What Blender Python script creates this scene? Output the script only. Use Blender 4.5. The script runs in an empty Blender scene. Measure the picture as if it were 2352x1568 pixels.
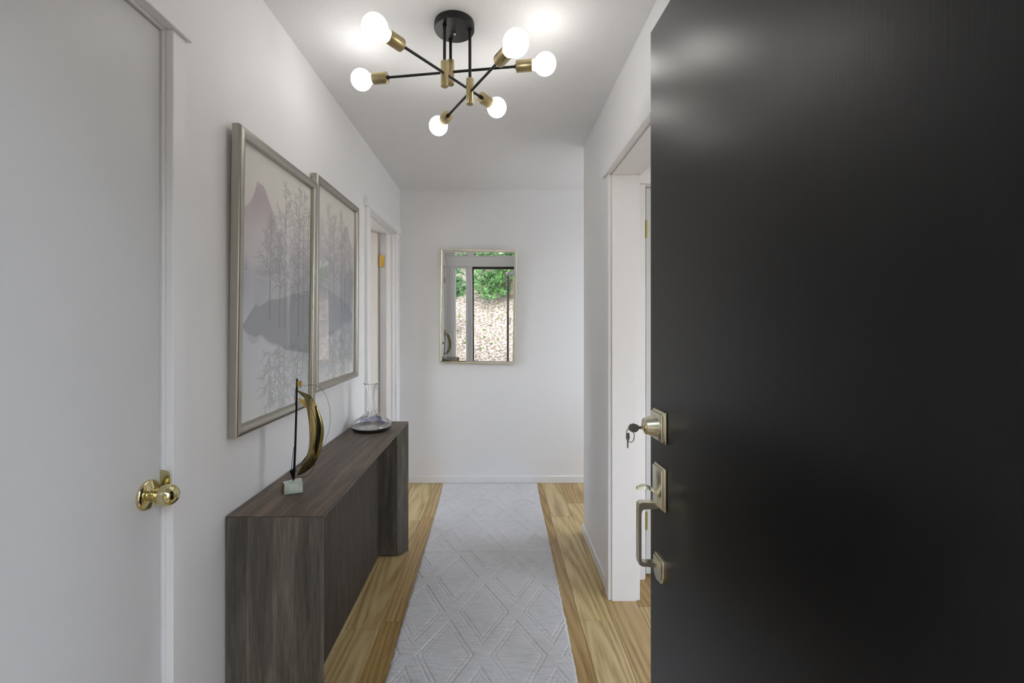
import bpy, bmesh, math, random
import numpy as np
from mathutils import Vector, Matrix, Quaternion

R = math.radians
SC = bpy.context.scene
COL = SC.collection

# ------------------------------------------------------------------ camera
F_PX, VX, VY, CAM_Z = 1030.0, 1140.0, 742.0, 1.327
cam_d = bpy.data.cameras.new('camera')
cam = bpy.data.objects.new('camera', cam_d); COL.objects.link(cam)
cam_d.sensor_width = 36.0
cam_d.lens = F_PX / 2352.0 * 36.0
cam_d.shift_x = (1176 - VX) / 2352.0
cam_d.shift_y = (VY - 784) / 2352.0
cam_d.clip_start = 0.02
cam.location = (0, 0, CAM_Z)
cam.rotation_euler = (R(90), 0, 0)
SC.camera = cam

# ------------------------------------------------------------------ sky, sun, exposure
world = bpy.data.worlds.new('world'); SC.world = world
world.use_nodes = True
wn = world.node_tree.nodes; wl = world.node_tree.links
for n in list(wn): wn.remove(n)
wo = wn.new('ShaderNodeOutputWorld'); wb = wn.new('ShaderNodeBackground'); ws = wn.new('ShaderNodeTexSky')
ws.sky_type = 'NISHITA'; ws.sun_disc = False; ws.sun_elevation = R(60); ws.sun_rotation = R(15)
ws.air_density = 1.0; ws.dust_density = 2.0; ws.ozone_density = 0.6
wb.inputs['Strength'].default_value = 0.88
wh = wn.new('ShaderNodeHueSaturation'); wh.inputs['Saturation'].default_value = 0.35   # hazy, white-balanced daylight
wl.new(ws.outputs['Color'], wh.inputs['Color']); wl.new(wh.outputs['Color'], wb.inputs['Color']); wl.new(wb.outputs['Background'], wo.inputs['Surface'])
sun_d = bpy.data.lights.new('sun', 'SUN'); sun = bpy.data.objects.new('sun', sun_d); COL.objects.link(sun)
sun_d.energy = 1.3; sun_d.angle = R(0.6); sun_d.color = (1.0, 0.96, 0.88)
sun.rotation_euler = Vector((0.42, 0.24, -0.87)).to_track_quat('-Z', 'Y').to_euler()
BULB = 4.2
SC.view_settings.view_transform = 'Standard'
SC.view_settings.look = 'None'
SC.view_settings.exposure = 1.45
SC.view_settings.gamma = 1.0
SC.view_settings.use_curve_mapping = False


# ------------------------------------------------------------------ helpers
def pix(px, py, d):
    """point seen at a pixel of the 2352x1568 frame, at depth d along the hall"""
    return Vector(((px - VX) * d / F_PX, d, CAM_Z - (py - VY) * d / F_PX))


def lin(c):
    return tuple(((v / 255.0) / 12.92 if v / 255.0 <= 0.04045 else ((v / 255.0 + 0.055) / 1.055) ** 2.4) for v in c)


class MB:
    """collects shapes into one mesh"""
    def __init__(s): s.v = []; s.f = []

    def add(s, vs, fs):
        o = len(s.v)
        s.v += [Vector(v) for v in vs]; s.f += [tuple(o + i for i in f) for f in fs]
        return s

    def bm(s, b):
        b.verts.index_update()
        s.add([v.co.copy() for v in b.verts], [[v.index for v in f.verts] for f in b.faces]); b.free()
        return s

    def box(s, x0, x1, y0, y1, z0, z1, bev=0.0, seg=1):
        b = bmesh.new()
        bmesh.ops.create_cube(b, size=1.0)
        for v in b.verts:
            v.co = Vector((x0 + (v.co.x + .5) * (x1 - x0), y0 + (v.co.y + .5) * (y1 - y0), z0 + (v.co.z + .5) * (z1 - z0)))
        if bev > 0:
            bmesh.ops.bevel(b, geom=list(b.edges), offset=bev, segments=seg, affect='EDGES', profile=0.5)
        return s.bm(b)

    def cyl(s, p0, p1, r0, r1=None, seg=20, cap=True):
        r1 = r0 if r1 is None else r1
        return s.lathe([(0, r0), ((Vector(p1) - Vector(p0)).length, r1)], p0, Vector(p1) - Vector(p0), seg, cap)

    def lathe(s, prof, origin, axis, seg=24, cap=True, closed=False):
        """prof: list of (height, radius) along the axis"""
        q = Vector(axis).normalized().to_track_quat('Z', 'Y'); o = Vector(origin)
        vs = []; fs = []
        for h, r in prof:
            for k in range(seg):
                a = 2 * math.pi * k / seg
                vs.append(o + q @ Vector((r * math.cos(a), r * math.sin(a), h)))
        n = len(prof)
        rng = n if closed else n - 1
        for i in range(rng):
            j = (i + 1) % n
            for k in range(seg):
                l = (k + 1) % seg
                fs.append((i * seg + k, i * seg + l, j * seg + l, j * seg + k))
        if cap and not closed:
            if prof[0][1] > 1e-6: fs.append(tuple(range(seg - 1, -1, -1)))
            if prof[-1][1] > 1e-6: fs.append(tuple((n - 1) * seg + k for k in range(seg)))
        return s.add(vs, fs)

    def tube(s, pts, r, seg=6, closed=False):
        pts = [Vector(p) for p in pts]; n = len(pts); vs = []; fs = []
        up = Vector((0.13, 0.9, 0.31)).normalized()
        for i, p in enumerate(pts):
            t = (pts[(i + 1) % n] - pts[i - 1]) if closed else (pts[min(i + 1, n - 1)] - pts[max(i - 1, 0)])
            t.normalize()
            a = t.cross(up).normalized(); b = t.cross(a)
            rr = r[i] if isinstance(r, (list, tuple)) else r
            for k in range(seg):
                g = 2 * math.pi * k / seg
                vs.append(p + a * (rr * math.cos(g)) + b * (rr * math.sin(g)))
        for i in range(n if closed else n - 1):
            j = (i + 1) % n
            for k in range(seg):
                l = (k + 1) % seg
                fs.append((i * seg + k, i * seg + l, j * seg + l, j * seg + k))
        if not closed:
            fs.append(tuple(range(seg))); fs.append(tuple((n - 1) * seg + k for k in range(seg)))
        return s.add(vs, fs)

    def prism(s, poly, z0, z1, fn=None):
        """poly (a, b) extruded from z0 to z1; fn maps (a, b, z) to a point"""
        fn = fn or (lambda a, b, z: (a, b, z)); n = len(poly)
        vs = [fn(a, b, z0) for a, b in poly] + [fn(a, b, z1) for a, b in poly]
        fs = [tuple(range(n - 1, -1, -1)), tuple(range(n, 2 * n))] + [(i, (i + 1) % n, n + (i + 1) % n, n + i) for i in range(n)]
        return s.add(vs, fs)

    def build(s, name, mat, parent=None, smooth=None, origin=None, recalc=True):
        o0 = ORG.get(parent.name, Vector()) if parent else Vector(origin or (0, 0, 0))
        me = bpy.data.meshes.new(name)
        me.from_pydata([tuple(v - o0) for v in s.v], [], s.f)
        if recalc:
          b = bmesh.new(); b.from_mesh(me); bmesh.ops.recalc_face_normals(b, faces=b.faces); b.to_mesh(me); b.free()
        if smooth is not None:
            me.polygons.foreach_set('use_smooth', [True] * len(me.polygons))
            me.set_sharp_from_angle(angle=R(smooth))
        me.materials.append(mat)
        o = bpy.data.objects.new(name, me); COL.objects.link(o)
        if parent:
            o.parent = parent; ORG[o.name] = o0
        else:
            o.location = o0; ORG[o.name] = o0
        return o


ORG = {}


def tag(o, label, cat=None, group=None, kind=None):
    o['label'] = label
    if cat: o['category'] = cat
    if group: o['group'] = group
    if kind: o['kind'] = kind
    return o


def empty(name, loc, label, cat=None, group=None, kind=None, rot=None, local=False):
    o = bpy.data.objects.new(name, None); COL.objects.link(o)
    o.empty_display_size = 0.05
    o.location = loc
    if rot: o.rotation_euler = rot
    ORG[o.name] = Vector() if (rot or local) else Vector(loc)
    return tag(o, label, cat, group, kind)


def struct(o, label, cat=None):
    return tag(o, label, cat, None, 'structure')


def smooth_path(pts, n=8):
    """Catmull-Rom through the points"""
    pts = [Vector(p) for p in pts]; out = []
    for i in range(len(pts) - 1):
        a = pts[max(i - 1, 0)]; b = pts[i]; c = pts[i + 1]; d = pts[min(i + 2, len(pts) - 1)]
        for k in range(n):
            t = k / n
            out.append(0.5 * ((2 * b) + (c - a) * t + (2 * a - 5 * b + 4 * c - d) * t * t + (3 * b - a - 3 * c + d) * t ** 3))
    out.append(pts[-1])
    return out


# ------------------------------------------------------------------ materials
def new_mat(name):
    m = bpy.data.materials.new(name); m.use_nodes = True
    nt = m.node_tree
    for n in list(nt.nodes): nt.nodes.remove(n)
    out = nt.nodes.new('ShaderNodeOutputMaterial')
    p = nt.nodes.new('ShaderNodeBsdfPrincipled')
    nt.links.new(p.outputs[0], out.inputs[0])
    return m, nt, p, out


def node(nt, t, **kw):
    n = nt.nodes.new(t)
    for k, v in kw.items():
        if k in n.inputs: n.inputs[k].default_value = v
        else: setattr(n, k, v)
    return n


def ramp(nt, stops, fac):
    r = nt.nodes.new('ShaderNodeValToRGB')
    while len(r.color_ramp.elements) > 1: r.color_ramp.elements.remove(r.color_ramp.elements[-1])
    for i, (p, c) in enumerate(stops):
        e = r.color_ramp.elements[0] if i == 0 else r.color_ramp.elements.new(p)
        e.position = p; e.color = (*c, 1) if len(c) == 3 else c
    nt.links.new(fac, r.inputs['Fac'])
    return r.outputs['Color']


def bump(nt, p, height, strength, dist=0.01):
    b = node(nt, 'ShaderNodeBump', Strength=strength, Distance=dist)
    nt.links.new(height, b.inputs['Height']); nt.links.new(b.outputs['Normal'], p.inputs['Normal'])


def coords(nt, scale, src='Object', rand=0.0, rot=(0, 0, 0)):
    tc = nt.nodes.new('ShaderNodeTexCoord'); mp = nt.nodes.new('ShaderNodeMapping')
    mp.inputs['Scale'].default_value = scale; mp.inputs['Rotation'].default_value = rot
    src_out = tc.outputs[src]
    if rand:
        oi = nt.nodes.new('ShaderNodeObjectInfo')
        cm = node(nt, 'ShaderNodeMath', operation='MULTIPLY'); cm.inputs[1].default_value = rand
        nt.links.new(oi.outputs['Random'], cm.inputs[0])
        cx = nt.nodes.new('ShaderNodeCombineXYZ')
        for k in range(3): nt.links.new(cm.outputs[0], cx.inputs[k])
        ad = node(nt, 'ShaderNodeVectorMath', operation='ADD')
        nt.links.new(src_out, ad.inputs[0]); nt.links.new(cx.outputs[0], ad.inputs[1]); src_out = ad.outputs[0]
    nt.links.new(src_out, mp.inputs['Vector'])
    return mp.outputs['Vector']


def plain(name, col, rough=0.5, metal=0.0, noise=None, spec=None, coat=0.0, var=None, stretch=(1, 1, 1)):
    """noise: (scale, bump strength, distance); var: colour change by a soft noise"""
    m, nt, p, out = new_mat(name)
    p.inputs['Base Color'].default_value = (*lin(col), 1)
    p.inputs['Roughness'].default_value = rough
    p.inputs['Metallic'].default_value = metal
    if spec is not None: p.inputs['Specular IOR Level'].default_value = spec
    if coat: p.inputs['Coat Weight'].default_value = coat; p.inputs['Coat Roughness'].default_value = 0.1
    if noise:
        n = node(nt, 'ShaderNodeTexNoise', Scale=noise[0], Detail=4.0)
        nt.links.new(coords(nt, stretch), n.inputs['Vector'])
        bump(nt, p, n.outputs['Fac'], noise[1], noise[2])
    if var:
        n2 = node(nt, 'ShaderNodeTexNoise', Scale=var[0], Detail=5.0)
        nt.links.new(coords(nt, stretch), n2.inputs['Vector'])
        c2 = ramp(nt, [(0.3, lin(var[1])), (0.7, lin(col))], n2.outputs['Fac'])
        nt.links.new(c2, p.inputs['Base Color'])
    return m


def wood(name, along, dark, mid, light, scale=1.0, rough=0.4, fine=1.0, rand=0.0, rings=None, bumpk=0.15, tint=None):
    """grain runs along axis 0, 1 or 2 of the object"""
    m, nt, p, out = new_mat(name)
    s1 = [14.0 * scale] * 3; s1[along] = 1.1 * scale
    s2 = [260.0 * fine] * 3; s2[along] = 9.0 * fine
    n1 = node(nt, 'ShaderNodeTexNoise', Scale=1.0, Detail=6.0, Roughness=0.62, Distortion=1.2)
    nt.links.new(coords(nt, s1, rand=rand), n1.inputs['Vector'])
    n2 = node(nt, 'ShaderNodeTexNoise', Scale=1.0, Detail=3.0, Roughness=0.6)
    nt.links.new(coords(nt, s2, rand=rand), n2.inputs['Vector'])
    mx = node(nt, 'ShaderNodeMix', data_type='FLOAT'); mx.inputs[0].default_value = 0.45
    nt.links.new(n1.outputs['Fac'], mx.inputs[2]); nt.links.new(n2.outputs['Fac'], mx.inputs[3])
    fac = mx.outputs[0]
    if rings:
        s3 = [rings[0]] * 3; s3[along] = rings[1]
        w = node(nt, 'ShaderNodeTexWave', wave_type='RINGS', rings_direction='SPHERICAL', Scale=rings[2], Distortion=rings[3], Detail=3.0)
        w.inputs['Detail Scale'].default_value = 0.9; w.inputs['Detail Roughness'].default_value = 0.6
        tc3 = nt.nodes.new('ShaderNodeTexCoord'); mp3 = nt.nodes.new('ShaderNodeMapping'); mp3.inputs['Scale'].default_value = s3
        ve3 = tc3.outputs['Object']
        if rand:
            oi3 = nt.nodes.new('ShaderNodeObjectInfo'); cx3 = nt.nodes.new('ShaderNodeCombineXYZ')
            for k, (a3, b3) in enumerate(((0.16, -0.08), (2.6, -1.3), (0.1, 0.0))):
                sn = node(nt, 'ShaderNodeMath', operation='MULTIPLY'); sn.inputs[1].default_value = (1.0, 7.31, 3.7)[k]; nt.links.new(oi3.outputs['Random'], sn.inputs[0])
                fr = node(nt, 'ShaderNodeMath', operation='FRACT'); nt.links.new(sn.outputs[0], fr.inputs[0])
                mm3 = node(nt, 'ShaderNodeMath', operation='MULTIPLY_ADD'); mm3.inputs[1].default_value = a3; mm3.inputs[2].default_value = b3
                nt.links.new(fr.outputs[0], mm3.inputs[0]); nt.links.new(mm3.outputs[0], cx3.inputs[k])
            ad3 = node(nt, 'ShaderNodeVectorMath', operation='ADD'); nt.links.new(ve3, ad3.inputs[0]); nt.links.new(cx3.outputs[0], ad3.inputs[1]); ve3 = ad3.outputs[0]
        nt.links.new(ve3, mp3.inputs['Vector']); nt.links.new(mp3.outputs[0], w.inputs['Vector'])
        mr = node(nt, 'ShaderNodeMix', data_type='FLOAT'); mr.inputs[0].default_value = rings[4]
        nt.links.new(fac, mr.inputs[2]); nt.links.new(w.outputs['Fac'], mr.inputs[3]); fac = mr.outputs[0]
    c = ramp(nt, [(0.33, lin(dark)), (0.5, lin(mid)), (0.68, lin(light))], fac)
    if tint:
        oi = nt.nodes.new('ShaderNodeObjectInfo')
        tc = ramp(nt, [(0.0, lin(tint[0])), (0.5, (1, 1, 1)), (1.0, lin(tint[1]))], oi.outputs['Random'])
        mm = node(nt, 'ShaderNodeMix', data_type='RGBA', blend_type='MULTIPLY'); mm.inputs[0].default_value = 1.0
        nt.links.new(c, mm.inputs[6]); nt.links.new(tc, mm.inputs[7]); c = mm.outputs[2]
    nt.links.new(c, p.inputs['Base Color'])
    p.inputs['Roughness'].default_value = rough
    bump(nt, p, fac, bumpk, 0.002)
    return m


def thin_glass(name, f0=0.04, tint=(1, 1, 1)):
    """flat sheet: see-through, mirroring more at a slant (Schlick)"""
    m, nt, p, out = new_mat(name); nt.nodes.remove(p)
    t = node(nt, 'ShaderNodeBsdfTransparent'); t.inputs[0].default_value = (*tint, 1)
    g = node(nt, 'ShaderNodeBsdfGlossy', Roughness=0.0)
    lw = node(nt, 'ShaderNodeLayerWeight', Blend=0.5)
    pw = node(nt, 'ShaderNodeMath', operation='POWER'); pw.inputs[1].default_value = 5.0; nt.links.new(lw.outputs['Facing'], pw.inputs[0])
    ma = node(nt, 'ShaderNodeMath', operation='MULTIPLY_ADD'); ma.inputs[1].default_value = 1 - f0; ma.inputs[2].default_value = f0; nt.links.new(pw.outputs[0], ma.inputs[0])
    mx = nt.nodes.new('ShaderNodeMixShader')
    nt.links.new(ma.outputs[0], mx.inputs[0]); nt.links.new(t.outputs[0], mx.inputs[1]); nt.links.new(g.outputs[0], mx.inputs[2])
    nt.links.new(mx.outputs[0], out.inputs[0])
    return m


M = {}
M['wall'] = plain('wall_paint', (242, 242, 243), 0.62, noise=(160, 0.05, 0.002))
M['ceil'] = plain('ceiling_stipple', (237, 237, 238), 0.75, noise=(85, 0.5, 0.004))
M['trim'] = plain('trim_gloss_white', (242, 242, 243), 0.32, noise=(60, 0.03, 0.002))
M['door_w'] = plain('door_white', (214, 215, 216), 0.38, noise=(40, 0.03, 0.002))
M['door_b'] = plain('warm_lit_white_door', (222, 217, 210), 0.4, noise=(40, 0.03, 0.002))  # white door with the room's warm light tinted into its colour
M['beige'] = plain('beige_wall_paint', (226, 216, 203), 0.65, noise=(160, 0.05, 0.002))
M['black_door'] = plain('black_door_paint', (7, 7, 8), 0.3, noise=(60, 0.05, 0.002), stretch=(9, 1, 0.12), spec=0.4)
M['black_metal'] = plain('matte_black_metal', (7, 7, 8), 0.42, 0.0, noise=(300, 0.03, 0.001))
M['brass'] = plain('brushed_brass', (182, 166, 126), 0.28, 1.0, noise=(90, 0.08, 0.001), stretch=(1, 1, 12))
M['knob'] = plain('polished_brass', (214, 203, 158), 0.09, 1.0, noise=(20, 0.01, 0.001))
M['satin'] = plain('satin_brass', (228, 224, 204), 0.28, 1.0, noise=(120, 0.05, 0.001))
M['gold'] = plain('bright_gold_brass', (206, 170, 92), 0.25, 1.0, noise=(60, 0.03, 0.001))
M['hinge'] = plain('aged_brass_hinge', (176, 172, 104), 0.35, 1.0, noise=(60, 0.03, 0.001))
M['steel'] = plain('steel', (190, 190, 186), 0.2, 1.0, noise=(60, 0.03, 0.001))
M['frame'] = plain('champagne_metal', (176, 173, 163), 0.33, 1.0, noise=(200, 0.03, 0.001))
M['pale_gold'] = plain('pale_gold_frame', (226, 220, 190), 0.25, 1.0, noise=(90, 0.02, 0.001))
M['walnut_y'] = wood('walnut_grain_long', 1, (52, 43, 36), (90, 75, 62), (136, 114, 93), 1.7, 0.42, 1.0)
M['walnut_z'] = wood('walnut_upright_daylit', 2, (54, 51, 47), (88, 83, 76), (126, 119, 109), 1.7, 0.42, 1.0)  # greyer than the top: daylight on the end panels is put into the colour
M['walnut_flute'] = wood('walnut_reeded', 2, (42, 37, 33), (66, 59, 52), (94, 84, 74), 2.2, 0.5, 1.0)
M['oak'] = wood('oak_plank', 1, (158, 132, 88), (198, 175, 126), (216, 197, 154), 1.0, 0.36, 0.8, rand=37.0, rings=(11, 0.8, 1.3, 5.0, 0.17), bumpk=0.06, tint=((214, 196, 168), (255, 250, 236)))
M['sub'] = plain('subfloor_joint', (92, 74, 48), 0.8, noise=(50, 0.1, 0.002))
M['glass'] = thin_glass('window_glass', 0.04)
M['pic_glass'] = thin_glass('picture_glass', 0.10)
m_, nt_, p_, o_ = new_mat('mirror_silver')
p_.inputs['Base Color'].default_value = (0.93, 0.94, 0.93, 1); p_.inputs['Metallic'].default_value = 1.0; p_.inputs['Roughness'].default_value = 0.0
M['mirror'] = m_
m_, nt_, p_, o_ = new_mat('clear_crystal'); nt_.nodes.remove(p_)
g_ = node(nt_, 'ShaderNodeBsdfGlass', IOR=1.5, Roughness=0.0); nt_.links.new(g_.outputs[0], o_.inputs[0])
M['crystal'] = m_
m_, nt_, p_, o_ = new_mat('frosted_bulb')
p_.inputs['Base Color'].default_value = (0.95, 0.94, 0.9, 1); p_.inputs['Emission Color'].default_value = (1.0, 0.975, 0.935, 1)
p_.inputs['Emission Strength'].default_value = BULB
M['bulb'] = m_

# ------------------------------------------------------------------ plan of the place (x across the hall, y along it)
XL, XR, YB, HC = -0.804, 0.553, 3.73, 2.44      # hall walls and ceiling
YF0, YF1 = 0.15, 0.275                          # front wall, outside and inside face
YR = 2.835                                      # where the right wall ends
XC, XS, XW = 2.45, 2.45, -2.6                   # ends of passage, side room, far room
WT = 0.117                                      # wall thickness

# ceiling and roof
struct(MB().box(XW - .1, XC + .12, YF0, 4.75, HC, HC + .25).build('ceiling', M['ceil']), 'white stippled ceiling over the hall', 'ceiling')

struct(MB().box(XW - .1, XC + .12, YF0 - .65, YF0, HC + .002, HC + .2, .004).build('sun_block_eave', M['trim']), 'unseen white eave added to keep the sun out of the entrance', 'eave')  # unseen eave, added to block the sun from the open doorway
# floor: subfloor with planks as its children
fl = MB().box(XW - .1, XC + .12, YF0, 4.75, -.25, -.012).build('floor', M['sub'])
struct(fl, 'light oak plank floor running along the hall', 'floor')
PW, PL = 0.147, 1.075
rnd = random.Random(5)
known = {0: 2.004, -1: 2.69, 1: 2.233}
plank_mesh = {}


def plank(x0, x1, y0, y1):
    w, l = round(x1 - x0, 4), round(y1 - y0, 4)
    if (w, l) not in plank_mesh:
        t = MB().box(-w / 2 + .0006, w / 2 - .0006, -l / 2 + .0006, l / 2 - .0006, -.012, 0, .0012).build('plank', M['oak'], fl)
        plank_mesh[(w, l)] = t.data
        o = t
    else:
        o = bpy.data.objects.new('plank', plank_mesh[(w, l)]); COL.objects.link(o); o.parent = fl
    o.location = ((x0 + x1) / 2, (y0 + y1) / 2, 0)


i0 = math.floor((XL - .373) / PW)
for i in range(i0, 15):
    xa, xb = .373 + PW * i, .373 + PW * (i + 1)
    xa = max(xa, XL); xb = min(xb, XC)
    if xb - xa < .01: continue
    y = known.get(i, rnd.uniform(1.2, 2.2))
    while y > YF0 + .03: y -= PL
    while y < YB:
        a, b = max(y, YF0), min(y + PL, YB)
        if b - a > .03: plank(xa, xb, a, b)
        y += PL


def wall(name, boxes, mat, label):
    b = MB()
    for x in boxes: b.box(*x)
    return struct(b.build(name, mat), label, 'wall')


# left wall with two door openings
C0, C1 = 0.385, 1.098          # closet opening
D0, D1 = 2.80, 3.558           # far opening
HD = 2.05
wall('wall_left', [(XL - WT, XL, YF1, C0, 0, HC), (XL - WT, XL, C0, C1, HD, HC), (XL - WT, XL, C1, D0, 0, HC),
                   (XL - WT, XL, D0, D1, HD, HC), (XL - WT, XL, D1, YB, 0, HC)], M['wall'], 'white painted wall holding the two framed prints')
wall('wall_back', [(XL - WT, XC, YB, YB + WT, 0, HC)], M['wall'], 'white painted end wall with the mirror on it')
O0, O1 = 1.33, 2.155           # opening in the right wall
wall('wall_right', [(XR, XR + WT, YF1, O0, 0, HC), (XR, XR + WT, O0, O1, HD, HC), (XR, XR + WT, O1, YR, 0, HC)], M['wall'], 'white painted wall with the cased opening behind the black door')
# side room: wall with a closed door, outer walls
YP = 2.335
S0, S1 = 0.765, 1.50
wall('wall_side_room', [(XR + WT, S0, YP, YP + .1, 0, HC), (S0, S1, YP, YP + .1, HD, HC), (S1, XS, YP, YP + .1, 0, HC),
                        (XS, XS + .12, YF0, .6, 0, HC), (XS, XS + .12, 1.4, YP + .1, 0, HC), (XS, XS + .12, .6, 1.4, 0, .6), (XS, XS + .12, .6, 1.4, 2.2, HC)], M['wall'], 'white wall of the side room with a closed door')
wall('wall_passage', [(XR + WT, XC, YR - .1, YR, 0, HC),
                      (XC, XC + .12, YR - .1, 2.90, 0, HC), (XC, XC + .12, 3.68, YB + WT, 0, HC),
                      (XC, XC + .12, 2.90, 3.68, 0, .95), (XC, XC + .12, 2.90, 3.68, 2.3, HC)], M['wall'], 'white wall of the side passage with its window')
wall('wall_far_room', [(XW, XL - WT, 1.2, 1.3, 0, HC), (XW, XL - WT, 3.61, 3.73, 0, HC),
                       (XW - .1, XW, 1.2, 1.8, 0, HC), (XW - .1, XW, 3.2, 3.73, 0, HC),
                       (XW - .1, XW, 1.8, 3.2, 0, .8), (XW - .1, XW, 1.8, 3.2, 2.15, HC)], M['beige'], 'warm beige wall of the room beyond the hinged door')
# front wall: side light, door opening, beam, transoms, side-room window
E0, E1 = -0.385, 0.435
L0, L1 = -0.675, -0.462
HB0, HB1, HT = 2.06, 2.215, 2.40
wall('wall_front', [(XW, L0, YF0, YF1, 0, HC), (L0, L1, YF0, YF1, 0, .12), (L0, L1, YF0, YF1, HB0, HB1), (L1, E0, YF0, YF1, 0, HC),
                    (E0, E1, YF0, YF1, HB0, HB1), (L0, E1, YF0, YF1, HT, HC), (E1, 1.0, YF0, YF1, 0, HC), (1.0, 2.0, YF0, YF1, 0, .4),
                    (1.0, 2.0, YF0, YF1, 2.25, HC), (2.0, XS, YF0, YF1, 0, HC)], M['wall'], 'white front wall around the entrance doorway')

# baseboards
BH, BT = 0.058, 0.012


def base(name, boxes, label):
    b = MB()
    for x in boxes: b.box(*x, .002)
    return struct(b.build(name, M['trim']), label, 'baseboard')


base('baseboard_back', [(XL + .001, XC, YB - BT, YB, 0.0005, BH)], 'low white baseboard under the mirror wall')
base('baseboard_right', [(XR - BT, XR, O1 + .062, YR + BT, 0.0005, BH), (XR, XC, YR, YR + BT, 0.0005, BH)], 'low white baseboard turning the wall corner')
base('baseboard_left', [(XL, XL + BT, C1 + .05, D0 - .062, 0.0005, BH), (XL, XL + BT, D1 + .062, YB - BT, 0.0005, BH)], 'low white baseboard behind the console table')
base('baseboard_side_room', [(XR + WT, S0 - .03, YP - BT, YP, 0.0005, BH), (S1 + .06, XS, YP - BT, YP, 0.0005, BH)], 'low white baseboard in the side room')

# ------------------------------------------------------------------ casings
T = M['trim']


def casing_x(name, x_face, out, y0, y1, cw, label, hh=.062, wall_t=WT, depth=.018, head_over=.014, head_depth=.03, both=True, jamb_to=None):
    """casing of an opening in a wall across x: x_face is the hall-side face, out = +1/-1 the direction into the hall"""
    r = empty(name, (x_face, y0, 0), label, 'door trim', kind='structure')
    jt = .015
    xa, xb = x_face, x_face - out * wall_t
    x0, x1 = min(xa, xb), max(xa, xb)
    for (a, b) in ((y0, y0 + jt), (y1 - jt, y1)):
        MB().box(x0 - .001, x1 + .001, a, b, 0.0005, HD - jt, .001).build('jamb', T, r)
    MB().box(x0 - .001, x1 + .001, y0, y1, HD - jt, HD, .001).build('jamb_head', T, r)
    for side, xf, o in ((0, x_face, out), (1, x_face - out * wall_t, -out)):
        if side and not both: continue
        for (a, b) in ((y0 + .008 - cw, y0 + .008), (y1 - .008, y1 - .008 + cw)):
            xs = sorted((xf, xf + o * depth))
            MB().box(xs[0], xs[1], a, b, 0.0005, HD - .008, .002).build('casing', T, r)
        xs = sorted((xf, xf + o * head_depth))
        MB().box(xs[0], xs[1], y0 + .008 - cw - head_over, y1 - .008 + cw + head_over, HD - .008, HD - .008 + hh, .002).build('header', T, r)
    return r


casing_x('trim_1', XL, 1, C0, C1, .046, 'white casing around the closet door', hh=.06, head_over=.011, head_depth=.028, both=False)
t2 = casing_x('trim_2', XL, 1, D0, D1, .066, 'white casing around the doorway beside the decanter')
t3 = casing_x('trim_3', XR, -1, O0, O1, .058, 'white casing of the opening beside the black door', hh=.07, head_depth=.03)
# door stops in the far doorway
for (a, b, z0, z1) in ((D0 + .015, D0 + .027, .0005, HD - .015), (D1 - .027, D1 - .015, .0005, HD - .015)):
    MB().box(XL - .065, XL - .03, a, b, z0, z1, .001).build('stop', T, t2)
MB().box(XL - .065, XL - .03, D0 + .027, D1 - .027, HD - .027, HD - .015, .001).build('stop', T, t2)
# casing of the side-room door (wall across y)
t4 = empty('trim_4', (S0, YP, 0), 'white casing around the closed door in the side room', 'door trim', kind='structure')
for (a, b) in ((S0 - .026, S0 + .004), (S1 - .004, S1 + .055)):
    MB().box(a, b, YP - .018, YP, .0005, HD - .004, .002).build('casing', T, t4)
MB().box(S0 - .04, S1 + .07, YP - .028, YP, HD - .004, HD + .07, .002).build('header', T, t4)
for (a, b) in ((S0, S0 + .012), (S1 - .012, S1)):
    MB().box(a, b, YP, YP + .1, .0005, HD - .012, .001).build('jamb', T, t4)
MB().box(S0, S1, YP, YP + .1, HD - .012, HD, .001).build('jamb_head', T, t4)


# ------------------------------------------------------------------ doors
def hinge(parent, c, leaf_a, leaf_b, mat, h=.09, name='hinge'):
    """knuckle at c (x, y, z mid); leaves run along the vectors leaf_a and leaf_b from the knuckle"""
    b = MB(); c = Vector(c)
    for k in range(3):
        z0 = c.z - h / 2 + k * h / 3
        b.cyl((c.x, c.y, z0 + .0006), (c.x, c.y, z0 + h / 3 - .0006), .0062, seg=12)
    b.lathe([(0, .0062), (.002, .004), (.004, .0)], (c.x, c.y, c.z + h / 2), (0, 0, 1), 12)
    for lv in (leaf_a, leaf_b):
        if lv is None: continue
        lv = Vector(lv); n = Vector((-lv.y, lv.x, 0)).normalized() * .0012
        p = [c + n, c + lv + n, c + lv - n, c - n]
        b.prism([(q.x, q.y) for q in p], c.z - h / 2, c.z + h / 2)
        for zz in (-.028, 0, .028):
            q = c + lv * .6
            b.cyl((q.x - n.x * 1.6, q.y - n.y * 1.6, c.z + zz), (q.x + n.x * 1.6, q.y + n.y * 1.6, c.z + zz), .0035, seg=8)
    return b.build(name, mat, parent, 40)


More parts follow.
